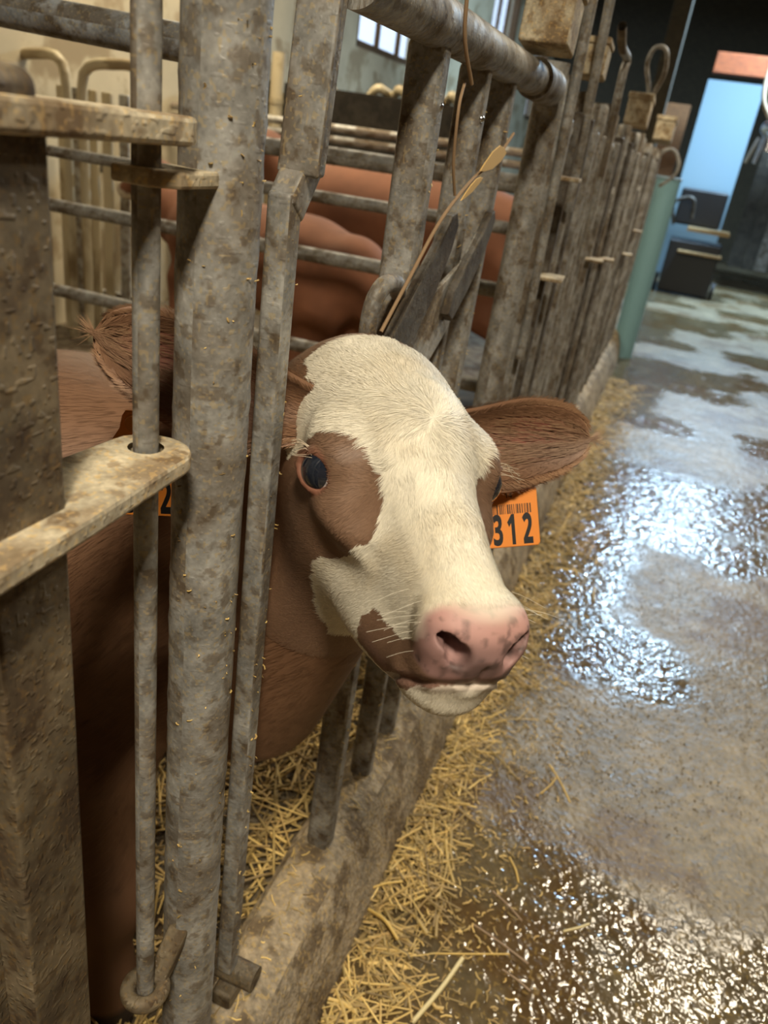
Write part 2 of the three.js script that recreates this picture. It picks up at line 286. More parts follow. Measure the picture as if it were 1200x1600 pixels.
farPanel(-1.62, -2.48, 'second steel headlock panel with dusty lock box on top beyond near panel', 8, {
  lean: [.0, .03, -.01], collars: [-1.72], boxes: [[-1.95, 1.50, .8, -.1]], ledges: [[-1.85, 1.06], [-1.75, 1.27]],
  rods: [[[[-.262, 1.05, -2.46], [-.262, 1.35, -2.44], [-.262, 1.52, -2.40], [-.262, 1.565, -2.42], [-.262, 1.57, -2.25], [-.262, 1.60, -2.15]], .011], [[[-.262, .9, -1.70], [-.262, 1.30, -1.66], [-.262, 1.62, -1.64]], .010], [[[-.262, 1.2, -1.95], [-.262, 1.42, -1.90], [-.262, 1.62, -1.86]], .010]],
});
farPanel(-2.56, -3.90, 'third steel headlock panel with upright wire loop and dusty lock box', 8, {
  lean: [.02, -.02, .04], collars: [-3.0], boxes: [[-3.40, 1.50, 1.15, -.15]], ledges: [[-2.8, 1.02], [-3.3, .98]],
  rods: [[[[-.250, 1.50, -3.40], [-.262, 1.58, -3.38], [-.290, 1.66, -3.37], [-.275, 1.715, -3.37], [-.235, 1.71, -3.37], [-.222, 1.64, -3.38], [-.242, 1.57, -3.39], [-.252, 1.50, -3.40]], .008]],
});
farPanel(-3.96, -5.9, 'farthest steel headlock panel ending beside the pale teal column', 10, {
  lean: [.03, -.03, .0], collars: [-4.4], boxes: [[-5.6, 1.55, 1.5, -.15]], ledges: [[-4.6, .9], [-5.0, 1.0]],
  rods: [[[[-.30, 1.1, -5.95], [-.29, 1.40, -5.95], [-.25, 1.47, -5.97], [-.19, 1.46, -5.98], [-.15, 1.38, -5.98], [-.17, 1.31, -5.98], [-.24, 1.24, -5.97]], .012]],
});
{
  const o = thing('teal_column', 'pale teal pipe column at the far end of feed fence', 'column', [-.20, 0, -6.35]);
  mesh('pipe', cyl(V(-.20, -.02, -6.35), V(-.20, 1.30, -6.35), .085, .085, 28), M.teal, o);
  mesh('rim', new THREE.TorusGeometry(.085, .010, 10, 28).rotateX(Math.PI / 2).translate(-.20, 1.30, -6.35), M.paleBlue, o);
}

// dry plant stalk hooked over the near panel
{
  const o = thing('dry_plant_stalk', 'dry brown plant stalk with one golden leaf caught on fence', 'stalk', [-.262, 1.15, -.80]);
  mesh('stem', [tube([V(-.262, 1.118, -.752), V(-.255, 1.168, -.798), V(-.25, 1.225, -.865), V(-.25, 1.268, -.975), V(-.25, 1.29, -1.07), V(-.25, 1.325, -1.15)], .0021, 40, 7),
    tube([V(-.25, 1.250, -.905), V(-.252, 1.285, -.885), V(-.252, 1.335, -.872), V(-.258, 1.36, -.90)], .0018, 24, 6), tube([V(-.25, 1.36, -.90), V(-.255, 1.40, -.862), V(-.255, 1.455, -.845)], .0022, 16, 6)], M.stem, o);
  const leaf = [[0, 0], [.02, .006], [.05, .013], [.085, .015], [.11, .008], [.125, .0], [.10, -.006], [.06, -.008], [.02, -.004]];
  const A = V(0, .19, -1).normalize(); mesh('leaf', plate(leaf, V(-.246, 1.277, -.985), A, V(0, 1, .19).normalize(), .0016, .0004), M.dryLeaf, o);
  mesh('leaf', plate(leaf.map(p => [p[0] * .7, p[1] * .45]), V(-.246, 1.245, -.92), V(0, .28, -.96), V(0, .96, .28), .0014, .0004), M.dryLeaf, o);
}

// ------------------------------------------------------------------ the calf
const HF = V(0.605, -0.14, 0.79).normalize(), HX = V(0.785, -0.09, -0.605).addScaledVector(HF, -V(0.785, -0.09, -0.605).dot(HF)).normalize();   // the way the calf looks, and its left
const HR = new THREE.Matrix4().makeBasis(HX, HF.clone().cross(HX), HF);
const HT = V(-0.1770, 1.0230, -0.6228);
const headM = HR.clone().setPosition(HT), headI = headM.clone().invert(), HE = headI.elements;
const toHead = (x, y, z) => [HE[0] * x + HE[4] * y + HE[8] * z + HE[12], HE[1] * x + HE[5] * y + HE[9] * z + HE[13], HE[2] * x + HE[6] * y + HE[10] * z + HE[14]];
const fromHead = (x, y, z) => V(x, y, z).applyMatrix4(headM);
const smin = (a, b, k) => { const h = Math.max(k - Math.abs(a - b), 0) / k; return Math.min(a, b) - h * h * k * .25; };
const smax = (a, b, k) => -smin(-a, -b, k);
function ell(x, y, z, c, r) { const ax = (x - c[0]) / r[0], ay = (y - c[1]) / r[1], az = (z - c[2]) / r[2], k0 = Math.hypot(ax, ay, az), k1 = Math.hypot(ax / r[0], ay / r[1], az / r[2]); return k0 < 1e-6 ? -Math.min(...r) : k0 * (k0 - 1) / k1; }
function cone(x, y, z, a, b, ra, rb) { const bx = b[0] - a[0], by = b[1] - a[1], bz = b[2] - a[2], px = x - a[0], py = y - a[1], pz = z - a[2], t = clamp((px * bx + py * by + pz * bz) / (bx * bx + by * by + bz * bz)); return Math.hypot(px - bx * t, py - by * t, pz - bz * t) - mix(ra, rb, t); }
const ZK = [-.22, -.18, -.13, -.08, -.03, .02, .06, .10, .135, .165, .19, .208, .222];
const TOP = [.040, .054, .067, .076, .077, .069, .055, .045, .037, .030, .022, .010, -.012];
const BOT = [-.10, -.115, -.13, -.138, -.142, -.142, -.137, -.127, -.115, -.102, -.093, -.081, -.042];
const WT = [.055, .066, .078, .084, .085, .071, .052, .044, .039, .038, .038, .033, .015];
const WB = [.050, .056, .062, .066, .068, .069, .067, .062, .053, .043, .034, .027, .011];
function key(T, z) { let i = 0; while (i < ZK.length - 2 && z > ZK[i + 1]) i++; const t = clamp((z - ZK[i]) / (ZK[i + 1] - ZK[i]));
  const p0 = T[Math.max(i - 1, 0)], p1 = T[i], p2 = T[i + 1], p3 = T[Math.min(i + 2, T.length - 1)]; return .5 * (2 * p1 + (p2 - p0) * t + (2 * p0 - 5 * p1 + 4 * p2 - p3) * t * t + (3 * p1 - p0 - 3 * p2 + p3) * t * t * t); }
const KN = 512, KZ0 = -.23, KZ1 = .27, KT4 = [TOP, BOT, WT, WB].map(T => Float32Array.from({ length: KN + 1 }, (_, i) => key(T, mix(KZ0, KZ1, i / KN))));
const EYE = [.0760, .004, .004], EYER = .0208, EYEN = V(.80, .14, .58).normalize();
const mouthY = z => -.043 + .85 * (Math.max(z, .158) - .21);
function sdHead(x, y, z) {
  const ax = Math.abs(x), f = clamp((z - KZ0) / (KZ1 - KZ0)) * KN, i = Math.min(KN - 1, f | 0), t = f - i, K = KT4.map(T => T[i] + (T[i + 1] - T[i]) * t);
  const yc = (K[0] + K[1]) / 2, h = (K[0] - K[1]) / 2, v = clamp((y - yc) / h, -1, 1), w = mix(K[3], K[2], sstep(-1, .05, v));
  const n = 2.35, k = Math.pow(Math.pow(ax / w, n) + Math.pow(Math.abs(y - yc) / h, n), 1 / n);
  let d = (k - 1) * Math.min(w, h) * .9;
  d = Math.max(d, z - .220); if (z < -.22) d = Math.max(d, -.22 - z);
  d = smin(d, ell(ax, y, z, [.068, .020, -.006], [.021, .023, .036]), .024);          // brow over the eye
  d = smin(d, ell(ax, y, z, [.056, -.020, .030], [.024, .016, .042]), .034);          // cheekbone under the eye
  d = smin(d, ell(ax, y, z, [.052, -.058, -.045], [.026, .055, .058]), .025);         // jaw muscle
  d = smin(d, ell(ax, y, z, [.025, -.008, .190], [.017, .023, .024]), .012);          // nostril wing
  d = smin(d, ell(x, y, z, [0, -.010, .200], [.028, .027, .022]), .012);              // nose pad
  d = smin(d, ell(x, y, z, [0, -.070, .176], [.035, .023, .037]), .012);              // chin
  // mouth groove
  const g = sstep(.150, .168, z); d += g * .0055 * Math.exp(-Math.pow((y - mouthY(z)) / .0035, 2)); if (y < mouthY(z)) d += g * .003 * sstep(0, .01, mouthY(z) - y) * sstep(.17, .21, z);
  d += .003 * Math.exp(-Math.pow(x / .003, 2)) * sstep(.20, .21, z) * sstep(-.01, -.02, y) * sstep(-.046, -.04, y);   // philtrum
  // nostrils: slanting commas
  d = smax(d, -ell(ax, y, z, [.021, -.010, .213], [.0075, .0095, .019]), .005);
  d = smax(d, -ell(ax, y, z, [.029, -.002, .204], [.0065, .0055, .015]), .005);
  // eye socket and lids
  d = smax(d, -(Math.hypot(ax - EYE[0] - .012, y - EYE[1], z - EYE[2] - .006) - .0185), .005);
  return d;
}
const lids = []; for (let k = 0; k < 14; k++) { const a = k / 14 * Math.PI * 2; const A = V(0, 1, 0).cross(EYEN).normalize(), B = EYEN.clone().cross(A); const tilt = .2; const c = Math.cos(a) * .0205, s = Math.sin(a) * .0158; const u = c * Math.cos(tilt) - s * Math.sin(tilt), v = c * Math.sin(tilt) + s * Math.cos(tilt); const p = V(...EYE).addScaledVector(A, u).addScaledVector(B, v).addScaledVector(EYEN, .0135 - .35 * Math.abs(c) * .35); lids.push([p.x, p.y, p.z]); }
function sdLids(x, y, z) { const ax = Math.abs(x); if (Math.hypot(ax - EYE[0], y - EYE[1], z - EYE[2]) > .05) return .03; let d = 1; for (let k = 0; k < 14; k++) d = Math.min(d, cone(ax, y, z, lids[k], lids[(k + 1) % 14], .0042, .0042)); return d; }
const HB = (x, y, z) => { const p = fromHead(x, y, z); return [p.x, p.y, p.z]; };
const N0 = HB(0, -.020, -.13), N1 = [-.42, .90, -.80], N2 = [-.60, .82, -.76];
const leg = (pts) => pts.slice(0, -1).map((p, i) => [p.slice(0, 3), pts[i + 1].slice(0, 3), p[3], pts[i + 1][3]]);
const BONES = [[N0, N1, .080, .112], [N1, N2, .112, .175], [[-.50, .62, -.76], [-.62, .68, -.75], .12, .18], [HB(0, -.080, -.03), [-.385, .60, -.77], .060, .108],
  [[-.70, .79, -.75], [-1.02, .77, -.68], .205, .230], [[-1.02, .77, -.68], [-1.42, .80, -.57], .230, .20], [[-1.42, .80, -.57], [-1.57, .80, -.53], .19, .15],
  ...leg([[-.60, .64, -.68, .09], [-.545, .50, -.635, .066], [-.500, .30, -.600, .045], [-.495, .14, -.580, .032], [-.478, .085, -.575, .038]]),
  ...leg([[-.63, .64, -.86, .09], [-.585, .50, -.885, .066], [-.545, .30, -.90, .043], [-.555, .14, -.90, .030], [-.540, .085, -.90, .036]]),
  ...leg([[-1.42, .72, -.46, .12], [-1.34, .50, -.43, .075], [-1.50, .36, -.40, .042], [-1.48, .14, -.40, .030], [-1.46, .085, -.40, .036]]),
  ...leg([[-1.46, .72, -.66, .12], [-1.38, .50, -.70, .075], [-1.54, .36, -.69, .042], [-1.52, .14, -.69, .030], [-1.50, .085, -.69, .036]])];
function sdBody(x, y, z) { let d = 1e3; for (const b of BONES) d = smin(d, cone(x, y, z, b[0], b[1], b[2], b[3]), .06); return d; }
function sdCalfWorld(x, y, z) { const h = toHead(x, y, z); return smin(sdHead(...h), sdBody(x, y, z), .045); }
function sdCalfHead(x, y, z) { const d = sdHead(x, y, z); const W = HR.elements; const wx = W[0] * x + W[4] * y + W[8] * z + HT.x, wy = W[1] * x + W[5] * y + W[9] * z + HT.y, wz = W[2] * x + W[6] * y + W[10] * z + HT.z; return smin(smin(d, sdBody(wx, wy, wz), .045), sdLids(x, y, z), .003); }
// surface nets
function nets(f, mn, mx, cell) {
  const n = mn.map((m, i) => Math.ceil((mx[i] - m) / cell) + 1), [nx, ny, nz] = n, S = new Float32Array(nx * ny * nz), id = (i, j, k) => i + nx * (j + ny * k);
  for (let k = 0; k < nz; k++) for (let j = 0; j < ny; j++) for (let i = 0; i < nx; i++) S[id(i, j, k)] = f(mn[0] + i * cell, mn[1] + j * cell, mn[2] + k * cell);
  const map = new Int32Array(nx * ny * nz).fill(-1), P = [], I = [];
  const C = [[0, 0, 0], [1, 0, 0], [0, 1, 0], [1, 1, 0], [0, 0, 1], [1, 0, 1], [0, 1, 1], [1, 1, 1]], E = [[0, 1], [2, 3], [4, 5], [6, 7], [0, 2], [1, 3], [4, 6], [5, 7], [0, 4], [1, 5], [2, 6], [3, 7]];
  for (let k = 0; k < nz - 1; k++) for (let j = 0; j < ny - 1; j++) for (let i = 0; i < nx - 1; i++) {
    let s = 0, x = 0, y = 0, z = 0, c = 0; const v = C.map(q => S[id(i + q[0], j + q[1], k + q[2])]); for (let q = 0; q < 8; q++) if (v[q] < 0) s++;
    if (s === 0 || s === 8) continue;
    for (const [a, b] of E) if ((v[a] < 0) !== (v[b] < 0)) { const t = v[a] / (v[a] - v[b]); x += mix(C[a][0], C[b][0], t); y += mix(C[a][1], C[b][1], t); z += mix(C[a][2], C[b][2], t); c++; }
    map[id(i, j, k)] = P.length / 3; P.push(mn[0] + (i + x / c) * cell, mn[1] + (j + y / c) * cell, mn[2] + (k + z / c) * cell);
  }
  const quad = (a, b, c, d, flip) => { if (a < 0 || b < 0 || c < 0 || d < 0) return; if (flip) I.push(a, c, b, a, d, c); else I.push(a, b, c, a, c, d); };
  for (let k = 1; k < nz - 1; k++) for (let j = 1; j < ny - 1; j++) for (let i = 1; i < nx - 1; i++) {
    const s0 = S[id(i, j, k)] < 0;
    if (s0 !== S[id(i + 1, j, k)] < 0) quad(map[id(i, j - 1, k - 1)], map[id(i, j, k - 1)], map[id(i, j, k)], map[id(i, j - 1, k)], !s0);
    if (s0 !== S[id(i, j + 1, k)] < 0) quad(map[id(i - 1, j, k - 1)], map[id(i - 1, j, k)], map[id(i, j, k)], map[id(i, j, k - 1)], !s0);
    if (s0 !== S[id(i, j, k + 1)] < 0) quad(map[id(i - 1, j - 1, k)], map[id(i, j - 1, k)], map[id(i, j, k)], map[id(i - 1, j, k)], !s0);
  }
  const e = cell * .7, N = new Float32Array(P.length);
  for (let i = 0; i < P.length; i += 3) { const [x, y, z] = [P[i], P[i + 1], P[i + 2]]; let a = f(x + e, y, z) - f(x - e, y, z), b = f(x, y + e, z) - f(x, y - e, z), c = f(x, y, z + e) - f(x, y, z - e); const l = Math.hypot(a, b, c) || 1; N[i] = a / l; N[i + 1] = b / l; N[i + 2] = c / l; }
  return { P, N, I };
}
function netGeo({ P, N, I }, keep) {
  if (keep) { const J = []; for (let i = 0; i < I.length; i += 3) { const c = [0, 1, 2].map(q => (P[I[i] * 3 + q] + P[I[i + 1] * 3 + q] + P[I[i + 2] * 3 + q]) / 3); if (keep(...c)) J.push(I[i], I[i + 1], I[i + 2]); } I = J; }
  const g = new THREE.BufferGeometry(); g.setAttribute('position', new THREE.BufferAttribute(new Float32Array(P), 3)); g.setAttribute('normal', new THREE.BufferAttribute(N, 3)); g.setIndex(I); return g;
}
// coat: linear colours; head-local position decides
const BROWN = [.165, .080, .040], BROWNP = [.27, .145, .080], WHITE = [.82, .77, .64], PINK = [.48, .27, .24], DARKP = [.10, .06, .055];

const inPoly = (x, y, P) => { let c = false; for (let i = 0, j = P.length - 1; i < P.length; j = i++) if ((P[i][1] > y) !== (P[j][1] > y) && x < (P[j][0] - P[i][0]) * (y - P[i][1]) / (P[j][1] - P[i][1]) + P[i][0]) c = !c; return c; };
const ang = (x, y) => Math.atan2(x, y + .03);                                     // angle round the head: 0 dorsal, negative on the calf's right
// brown markings as outlines over (distance along the head, angle round it)
const MARKS = [
  [[-.3, -3.3], [-.3, -.80], [-.115, -.80], [-.10, -1.05], [-.085, -1.30], [-.075, -1.50], [-.061, -1.57], [-.038, -1.24], [-.012, -1.0], [-.002, -.83], [.010, -.71], [.027, -.61], [.050, -.60], [.066, -.67], [.080, -.92], [.085, -1.22], [.073, -1.60], [.046, -2.10], [.027, -2.15], [.015, -2.44], [.007, -2.73], [0, -3.3]],   // round the right eye, cheek and throat
  [[-.3, 3.3], [-.3, .80], [-.115, .80], [-.07, 1.2], [0, .82], [.03, .68], [.06, .62], [.09, .78], [.10, 1.2], [.06, 2.1], [.02, 2.6], [0, 3.3]],   // round the left eye
  [[.103, -2.31], [.118, -2.10], [.142, -2.02], [.164, -1.90], [.186, -1.40], [.200, -1.1], [.23, -1.2], [.23, -1.75], [.205, -2.25], [.18, -2.55], [.14, -2.70], [.110, -2.56]],   // upper lip under the right nostril
];
function isBrown(z, a) { for (const m of MARKS) if (inPoly(z, a, m)) return true; return z < (a > .15 ? -.128 : -.150); }
function coat(x, y, z) {                                                            // head-local, linear colour
  const a = ang(x, y) + .10 * (fbm3(x * 90, y * 90 + 9, z * 90) - .5), zz = z + .008 * (fbm3(x * 90 + 3, y * 90, z * 90) - .5), b = fbm3(x * 25, y * 25, z * 25);
  let c = isBrown(zz, a) ? mix3(mix3(BROWN, [.175, .098, .058], sstep(-.08, -.02, z)), mix3(BROWNP, [.29, .175, .11], sstep(-.08, -.02, z)), b) : mix3(WHITE, [.74, .65, .48], sstep(.4, .8, b) * .6);
  const pad = nosePad(x, y, z);
  if (pad > 0) { const s = sstep(.56, .72, fbm3(x * 150, y * 150, z * 150, 3)) * .6 + sstep(.26, .58, fbm3(x * 50 + 4, y * 50, z * 50, 2)) * sstep(.012, -.012, y) * .85; c = mix3(c, mix3(mix3(PINK, [.30, .175, .165], sstep(.012, -.008, y) * .75), DARKP, clamp(s)), pad); }
  const lip = sstep(.012, .004, Math.abs(y - mouthY(z))) * sstep(.10, .15, z); c = mix3(c, [.20, .105, .09], lip * .5);
  const e = Math.hypot(Math.abs(x) - EYE[0] - .006, y - EYE[1], z - EYE[2] - .004); if (e < .026) c = mix3(c, [.22, .09, .055], sstep(.026, .020, e) * .9);
  return c;
}
function nosePad(x, y, z) { return sstep(.180, .194, z - .3 * Math.max(0, y - .004)) * sstep(-.040, -.034, y) * sstep(.026, .012, y) * sstep(.048, .040, Math.abs(x)); }

const calfBase = [-.95, .07, -.70];
const calf = thing('calf', 'brown calf with white face looking out between the headlock bars', 'calf', calfBase);
const furSpots = [];
{
  const head = netGeo(nets(sdCalfHead, [-.15, -.24, -.21], [.15, .12, .24], .0026));
  const body = netGeo(nets((x, y, z) => sdCalfWorld(x, y, z) + .0006, [-1.80, .03, -1.06], [-.16, 1.16, -.26], .013), (x, y, z) => { const h = toHead(x, y, z); return !(h[2] > -.195 && Math.abs(h[0]) < .14 && h[1] > -.225 && h[1] < .12); });
  const paint = (g, fn) => { const p = g.attributes.position, c = new Float32Array(p.count * 3); for (let i = 0; i < p.count; i++) c.set(fn(p.getX(i), p.getY(i), p.getZ(i)), i * 3); g.setAttribute('color', new THREE.BufferAttribute(c, 3)); return g; };
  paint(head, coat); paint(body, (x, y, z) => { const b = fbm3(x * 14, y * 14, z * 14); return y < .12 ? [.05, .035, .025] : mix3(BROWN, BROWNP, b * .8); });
  head.applyMatrix4(headM);
  // ears: cupped leaf shapes with thickness
  const ears = [];
  function ear(side, base, tip, face, W, curl) {
    const b = V(...base), t = V(...tip), A = t.clone().sub(b), L = A.length(); A.normalize(); const F = V(...face); F.addScaledVector(A, -F.dot(A)).normalize(); const S = A.clone().cross(F).multiplyScalar(side);
    const nu = 40, nv = 28, pos = [], col = [], idx = [];
    const wid = (u, v) => { const pk = v > 0 ? .36 : .62, k = v > 0 ? 1.22 : .80; return W * k * (u < pk ? mix(.50, 1, sstep(0, pk, u)) : Math.sqrt(Math.max(0, 1 - Math.pow((u - pk) / (1 - pk), v > 0 ? 1.5 : 2.6)))); };
    const pt = (u, v, off) => { const w = Math.max(wid(u, v), .002), Phi = mix(curl, .55, sstep(0, .9, u)), ph = v * Phi, R = w / Math.sin(Math.min(Phi, 1.5)); const p = b.clone().addScaledVector(A, u * L).addScaledVector(S, (R - off) * Math.sin(ph)).addScaledVector(F, (R - off) * (1 - Math.cos(ph)) + off - .012 * Math.sin(u * 2.6)); return p; };
    for (const lay of [0, 1]) for (let i = 0; i <= nu; i++) for (let j = 0; j <= nv; j++) { const u = i / nu, v = j / nv * 2 - 1, edge = Math.min(1, (1 - Math.abs(v)) * 6, (1 - u) * 12); const p = pt(u, v, lay * .0055 * edge); pos.push(p.x, p.y, p.z); const inn = lay === 1 ? sstep(.75, .35, Math.abs(v)) * sstep(.1, .35, u) * sstep(.95, .75, u) : 0; col.push(...mix3(mix3(BROWN, BROWNP, fbm3(p.x * 60, p.y * 60, p.z * 60)), [.20, .060, .042], inn * .75)); }
    const st = (nu + 1) * (nv + 1); for (let l = 0; l < 2; l++) for (let i = 0; i < nu; i++) for (let j = 0; j < nv; j++) { const q = l * st + i * (nv + 1) + j, r = q + nv + 1; const flip = (l === 0) === (side > 0); if (flip) idx.push(q, q + 1, r, r, q + 1, r + 1); else idx.push(q, r, q + 1, r, r + 1, q + 1); }
    const g = new THREE.BufferGeometry(); g.setAttribute('position', new THREE.BufferAttribute(new Float32Array(pos), 3)); g.setAttribute('color', new THREE.BufferAttribute(new Float32Array(col), 3)); g.setIndex(idx); g.computeVertexNormals(); g.applyMatrix4(headM);
    // fur on the ear: rows pointing to the tip
    for (let k = 0; k < 26000; k++) { const u = Math.pow(rnd(), .8), v = rnd() * 2 - 1, lay = rnd() < .5 ? 0 : 1; const p = pt(u, v, lay * .0055), q = pt(Math.min(u + .04, 1), v * (u > .85 ? .8 : 1), lay * .0055), m = pt(u, v + .03, lay * .0055); const T = q.clone().sub(p).normalize(), X = m.sub(p).normalize(), n = T.clone().cross(X).normalize(); if (n.dot(F) * (lay ? 1 : -1) < 0) n.negate();
      if (u > .975) continue; const inner = lay && Math.abs(v) < .55 && u > .3; if (inner && rnd() < (v < .15 && u > .4 ? .92 : .68)) continue;
      const d = T.clone().addScaledVector(n, lay ? .45 : .25).addScaledVector(S, Math.abs(v) > .85 ? .8 * Math.sign(v) : gauss() * .12); const rim = Math.abs(v) > .88 || u > .93;
      furSpots.push([p.clone().applyMatrix4(headM), d.transformDirection(HR), n.clone().transformDirection(HR), (inner ? rr(.018, .03) : rim ? rr(.004, .008) : rr(.006, .012)), mix3(rim ? [.34, .20, .11] : BROWN, inner ? [.30, .18, .10] : BROWNP, rnd())]); }
    return g;
  }
  ears.push(ear(1, [.064, .010, -.085], [.242, .022, -.080], [-.12, .50, .85], .050, 1.15));
  ears.push(ear(-1, [-.064, .012, -.090], [-.272, .046, -.125], [.10, .35, .9], .054, 1.15));
  const parts = [head, body, ...ears].map(g => { g = g.toNonIndexed(); for (const k of Object.keys(g.attributes)) if (!['position', 'normal', 'color'].includes(k)) g.deleteAttribute(k); return g; });
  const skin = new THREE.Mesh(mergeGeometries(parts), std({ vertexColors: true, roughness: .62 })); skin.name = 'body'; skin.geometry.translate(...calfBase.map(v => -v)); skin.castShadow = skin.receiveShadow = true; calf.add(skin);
  // ---- fur over head and neck
  const tri = (g, count, put) => { // area-weighted samples
    const p = g.attributes.position, n = g.attributes.normal, ix = g.index.array, A = []; let tot = 0; const a = V(), b = V(), c = V();
    for (let i = 0; i < ix.length; i += 3) { a.fromBufferAttribute(p, ix[i]); b.fromBufferAttribute(p, ix[i + 1]); c.fromBufferAttribute(p, ix[i + 2]); tot += b.clone().sub(a).cross(c.clone().sub(a)).length() / 2; A.push(tot); }
    for (let k = 0; k < count; k++) { const r = rnd() * tot; let lo = 0, hi = A.length - 1; while (lo < hi) { const m = lo + hi >> 1; if (A[m] < r) lo = m + 1; else hi = m; } let u = rnd(), v = rnd(); if (u + v > 1) { u = 1 - u; v = 1 - v; }
      const q = new THREE.Vector3(), nn = new THREE.Vector3(); for (const [w, j] of [[1 - u - v, ix[lo * 3]], [u, ix[lo * 3 + 1]], [v, ix[lo * 3 + 2]]]) { q.addScaledVector(a.fromBufferAttribute(p, j), w); nn.addScaledVector(a.fromBufferAttribute(n, j), w); } put(q, nn.normalize()); }
  };
  const whorl = V(.004, .07, .012);
  tri(head, 340000, (q, n) => {
    const [x, y, z] = toHead(q.x, q.y, q.z);
    if (nosePad(x, y, z) > .3 || (z > .21 && y > -.045)) return; if (Math.hypot(Math.abs(x) - EYE[0] - .006, y - EYE[1], z - EYE[2] - .004) < .0215) return;
    const nl = n.clone().transformDirection(HR.clone().transpose());
    const rad = V(x, y, z).sub(whorl), R0 = rad.length(); const dorsal = sstep(.2, .8, nl.y); const dir = rad.clone().normalize().multiplyScalar(dorsal); 
    dir.addScaledVector(V(0, -.35, z > .05 ? -.2 : -1), 1 - dorsal); dir.addScaledVector(V(0, 1, 0).cross(rad).normalize(), .45 * sstep(.07, .0, R0));
    const clump = [fbm3(x * 55, y * 55, z * 55, 2) - .5, fbm3(x * 55 + 7, y * 55, z * 55, 2) - .5, fbm3(x * 55, y * 55 + 7, z * 55, 2) - .5]; dir.add(V(...clump).multiplyScalar(1.9 * (dorsal * .8 + .08)));
    dir.addScaledVector(nl, -dir.dot(nl)).normalize().addScaledVector(nl, .10 + .22 * rnd());
    let len = rr(.008, .015) * mix(.45, 1, sstep(.18, .04, z)) * mix(.6, 1, dorsal); if (z > .16) len = rr(.003, .005);
    let c = coat(x, y, z); const k = rr(.84, 1.10); if (c[0] < .4) len *= .6; furSpots.push([q, dir.transformDirection(HR), n, len, c.map(v => v * k)]);
  });
  tri(body, 120000, (q, n) => { if (q.x < -1.0 || q.y < .35) return; const d = V(-.75, -.55, .2); d.addScaledVector(n, -d.dot(n)).normalize().addScaledVector(n, .25); const k = rr(.8, 1.15); furSpots.push([q, d, n, rr(.012, .02), mix3(BROWN, BROWNP, rnd()).map(v => v * k)]); });
  const hg = new THREE.BufferGeometry(); { const pos = [], nr = [], w = [.00024, .00021, .00013, 0.00003], y = [0, .4, .75, 1], b = [0, .03, .10, .22]; for (let i = 0; i < 4; i++) for (const s of [-1, 1]) { pos.push(s * w[i], y[i], -b[i]); nr.push(s * .5, .2, .85); } hg.setAttribute('position', new THREE.BufferAttribute(new Float32Array(pos), 3)); hg.setAttribute('normal', new THREE.BufferAttribute(new Float32Array(nr), 3)); hg.setIndex([0, 1, 2, 2, 1, 3, 2, 3, 4, 4, 3, 5, 4, 5, 6, 6, 5, 7]); }
  const fur = new THREE.InstancedMesh(hg, std({ color: 0xffffff, roughness: .55, side: THREE.DoubleSide }), furSpots.length); fur.name = 'fur'; fur.userData.kind = 'stuff'; fur.castShadow = fur.receiveShadow = true;
  const mm = new THREE.Matrix4(), X = V(), Z = V(), Y = V(), col = new THREE.Color(), off = V(...calfBase);
  furSpots.forEach(([p, d, n, len, c], i) => { Y.copy(d).normalize(); X.copy(Y).cross(n).normalize(); Z.copy(X).cross(Y); mm.makeBasis(X, Y.clone().multiplyScalar(len), Z.multiplyScalar(len)); mm.setPosition(p.x - off.x, p.y - off.y, p.z - off.z); fur.setMatrixAt(i, mm); fur.setColorAt(i, col.setRGB(...c)); });
  calf.add(fur);
  // ---- eyes, lashes, whiskers
  for (const s of [1, -1]) {
    const c = fromHead(s * EYE[0], EYE[1], EYE[2]), look = V(s * EYEN.x, EYEN.y, EYEN.z - .10).normalize().transformDirection(HR);
    const ball = new THREE.SphereGeometry(EYER, 48, 32).translate(c.x, c.y, c.z); const e = mesh('eye', ball, phys({ color: new THREE.Color(.62, .60, .60), roughness: .15, clearcoat: 1 }), calf); e.userData.label = 'dark glossy eye';
    const iris = new THREE.SphereGeometry(EYER + .0006, 40, 20, 0, Math.PI * 2, 0, .86); iris.applyQuaternion(new THREE.Quaternion().setFromUnitVectors(V(0, 1, 0), look)); iris.translate(c.x, c.y, c.z);
    sub('iris', iris, phys({ color: new THREE.Color(.012, .016, .026), roughness: .08, clearcoat: 1, clearcoatRoughness: .02 }), e, calfBase);
    const g = []; for (let k = 0; k < 14; k++) { const t = (k + rnd()) / 14, p = V(s * (EYE[0] + .016), EYE[1] + .013 + .004 * Math.sin(t * 3), EYE[2] + mix(-.018, .006, t)), m = s > 0 ? 2 : 1, q = p.clone().add(V(s * rr(.005, .009) * m, rr(-.002, .003) - (m - 1) * .004, rr(-.010, .001))), r = q.clone().add(V(s * rr(.004, .008) * m, rr(-.005, -.001) * m, rr(-.006, .0))); g.push(tube([p, q, r].map(v => v.applyMatrix4(headM)), .00024, 5, 4)); }
    mesh('eyelashes', g, std({ color: new THREE.Color(.55, .45, .33), roughness: .6 }), calf).userData.kind = 'stuff';
  }
  { const g = []; for (let k = 0; k < 20; k++) { const s = k % 2 ? 1 : -1, p = V(s * rr(.034, .041), rr(-.045, .012), rr(.15, .19)), d = V(s * 1, rr(-.3, .2), rr(-.1, .4)).normalize(), q = p.clone().addScaledVector(d, rr(.01, .016)), r = p.clone().addScaledVector(d, rr(.022, .034)).add(V(0, -.003, 0)); g.push(tube([p, q, r].map(v => v.applyMatrix4(headM)), .00012, 5, 4)); } mesh('whiskers', g, std({ color: new THREE.Color(.75, .70, .58), roughness: .5 }), calf).userData.kind = 'stuff'; }
}
